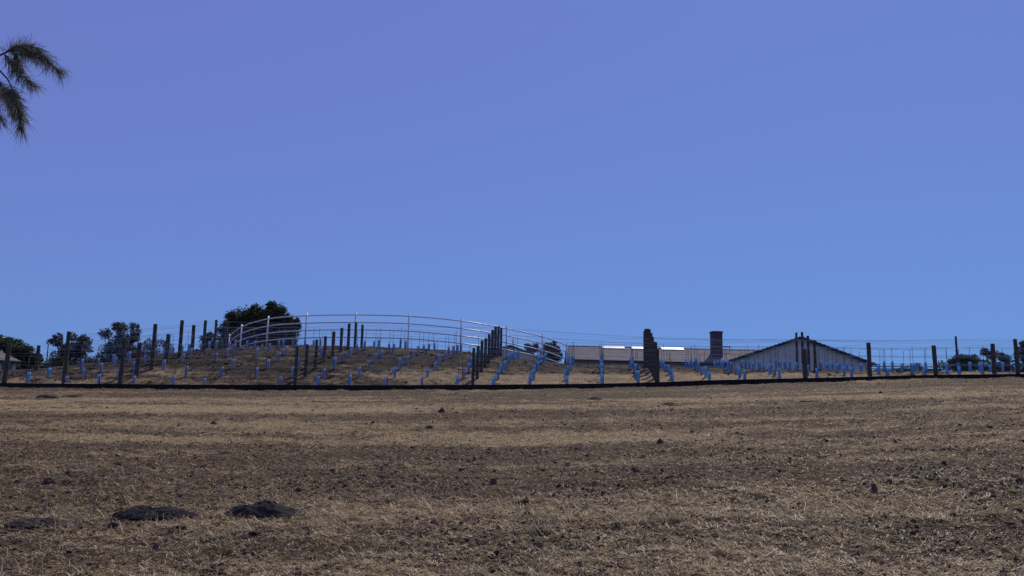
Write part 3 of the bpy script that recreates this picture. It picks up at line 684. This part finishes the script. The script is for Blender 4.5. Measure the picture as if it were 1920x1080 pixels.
# conifer at the right edge
def conifer():
    D = 66; p = at(1922, 700, D); gz = Hs(p.x, D); o0 = Vector((p.x, D, gz)); root = empty('conifer', o0); tag(root, 'dark conifer with drooping boughs cut by the right edge', 'tree')
    top = at(1925, 640, D).z-gz; t = MB().tube([(0, 0, -.2), (0, 0, top*.6), (.03, 0, top)], [.1, .06, .015], 8)
    g = random.Random(5); rn = np.random.default_rng(5); VV = []
    for i in range(64):
        z = top*(.08+.9*i/64); an = g.uniform(0, 6.28); ln = (1-z/top)*1.5+.2; ln *= g.uniform(.7, 1.15); e = Vector((math.cos(an)*ln, math.sin(an)*ln, z-.15*ln+.1))
        t.tube([(0, 0, z), e.lerp(Vector((0, 0, z)), .5)+Vector((0, 0, .06)), e], [.025, .015, .006], 5)
        n = 240; f = rn.random(n)**.7; q = np.outer(1-f, [0, 0, z])+np.outer(f, e)+rn.normal(0, .07, (n, 3))*(1.4-f[:, None])
        a = rn.normal(0, 1, (n, 3))*.035+np.array([math.cos(an), math.sin(an), -.2])*.05; b = np.cross(a, rn.normal(0, 1, (n, 3))); b = b/np.linalg.norm(b, axis=1)[:, None]*.014
        VV.append(np.stack([q-a, q+b, q+a, q-b], 1).reshape(-1, 3))
    V = np.concatenate(VV); np_mesh('crown', V, np.arange(len(V)).reshape(-1, 4), M['leaf_dark'], root); t.build('trunk', M['bark'], root, True)
conifer()

# ---------------------------------------------------------------- pine whose branch hangs into the picture
def pine():
    D = 8.0; base = Vector((-8.6, 9.0, 0)); base.z = Hs(base.x, base.y); root = empty('pine_tree', base)
    tag(root, 'pine with drooping needle tufts hanging in at the upper left', 'tree')
    def L(p): return Vector(p)-base
    g = random.Random(3); rn = np.random.default_rng(3)
    MB().tube([(0, 0, -.4), (.03, 0, .2), (.1, .05, 3), (0, .1, 6), (.05, 0, 9)], [.3, .2, .17, .12, .03], 14).build('trunk', M['bark'], root, True)
    def px(pts, dd=0): return [L(at(u, v, D+dd+d)) for (u, v, *q) in pts for d in ([q[0]] if q else [0])]
    br = MB(); twigs = []
    limb = [Vector((.05, .05, 5.35)), Vector((1.6, -.4, 5.75))]+px([(-130, 150), (-60, 118), (-10, 108), (12, 98), (36, 84)])
    br.tube(limb, [.06, .05, .03, .02, .011, .009, .007], 8)
    A = [((12, 98), (30, 88), (52, 86), (72, 92), (84, 108), (98, 124), (112, 134)),
         ((20, 92), (30, 102), (34, 122), (42, 142), (54, 154), (62, 160)),
         ((36, 86), (60, 98), (76, 104)), ((28, 92), (48, 100), (60, 104)),
         ((8, 100), (22, 118), (26, 130))]
    low = px([(-130, 150), (-60, 128), (-20, 124), (0, 133), (14, 148), (20, 160)]); br.tube(low, [.02, .014, .011, .009, .007, .006], 8)
    Bq = [((2, 168), (14, 172), (26, 180), (34, 200), (38, 222), (40, 240)), ((20, 158), (26, 175), (32, 195), (38, 212)), ((-10, 165), (6, 178), (18, 195), (26, 210)), ((-34, 180), (-18, 196), (-6, 212), (0, 224)), ((-4, 150), (6, 164), (16, 176))]
    V = []
    def needles(P, dens, ln):
        for i in range(len(P)-1):
            a, b = P[i], P[i+1]; t = (b-a); n = int(dens*t.length)+1
            f = rn.random(n); q = np.outer(1-f, a)+np.outer(f, b); td = np.array(t.normalized())
            last = (i == len(P)-2); d = td*(1.15 if last else .8)+rn.normal(0, .5, (n, 3))+np.array([0, 0, -.25]); d /= np.linalg.norm(d, axis=1)[:, None]
            l_ = ln*rn.uniform(.55, 1.15, n)[:, None]; s = np.cross(d, rn.normal(0, 1, (n, 3))); s = s/np.linalg.norm(s, axis=1)[:, None]*.0019
            mid = q+d*l_*.55; e = q+d*l_+np.array([0, 0, -.12])*l_
            V.append(np.stack([q-s, q+s, mid+s, mid-s], 1).reshape(-1, 3)); V.append(np.stack([mid-s, mid+s, e+s*.3, e-s*.3], 1).reshape(-1, 3))
    for k, tw in enumerate(A+Bq):
        P = px(tw, g.uniform(-.12, .12)); br.tube(P, [.006-.0035*i/(len(P)-1) for i in range(len(P))], 6); needles(P, 950, .165)
    P = px([(-20, 106), (12, 98), (20, 92)]); needles(P[1:], 500, .13)
    # upright thin needles on top
    for (u, v) in ((8, 92), (26, 88), (40, 84)):
        P = px([(u, v+4), (u, v)]); n = 14; q = np.array(P[1])[None]+rn.normal(0, .01, (n, 3)); d = np.array([0, 0, 1])+rn.normal(0, .35, (n, 3)); d /= np.linalg.norm(d, axis=1)[:, None]
        s = np.cross(d, rn.normal(0, 1, (n, 3))); s = s/np.linalg.norm(s, axis=1)[:, None]*.001; e = q+d*rn.uniform(.08, .14, n)[:, None]; V.append(np.stack([q-s, q+s, e+s*.3, e-s*.3], 1).reshape(-1, 3))
    # the rest of the crown, outside the picture
    for i in range(16):
        an = g.uniform(math.pi*.35, math.pi*1.75); z = g.uniform(4.2, 8.6); ln = (9.6-z)*.55
        e = Vector((math.cos(an)*ln, math.sin(an)*ln, z+.3)); br.tube([Vector((.02, .05, z)), Vector((0, 0, z)).lerp(e, .5)+Vector((0, 0, .25)), e], [.04, .025, .01], 6)
        for j in range(8):
            f = .35+.65*j/7; a = Vector((0, 0, z)).lerp(e, f); d = Vector((g.uniform(-.5, .5), g.uniform(-.5, .5), -.25)); P = [a, a+d*.5, a+d]; br.tube(P, .005, 4); needles(P, 260, .16)
    br.build('branch', M['bark'], root, True)
    VV = np.concatenate(V); np_mesh('needles', VV, np.arange(len(VV)).reshape(-1, 4), M['needle'], root)
pine()
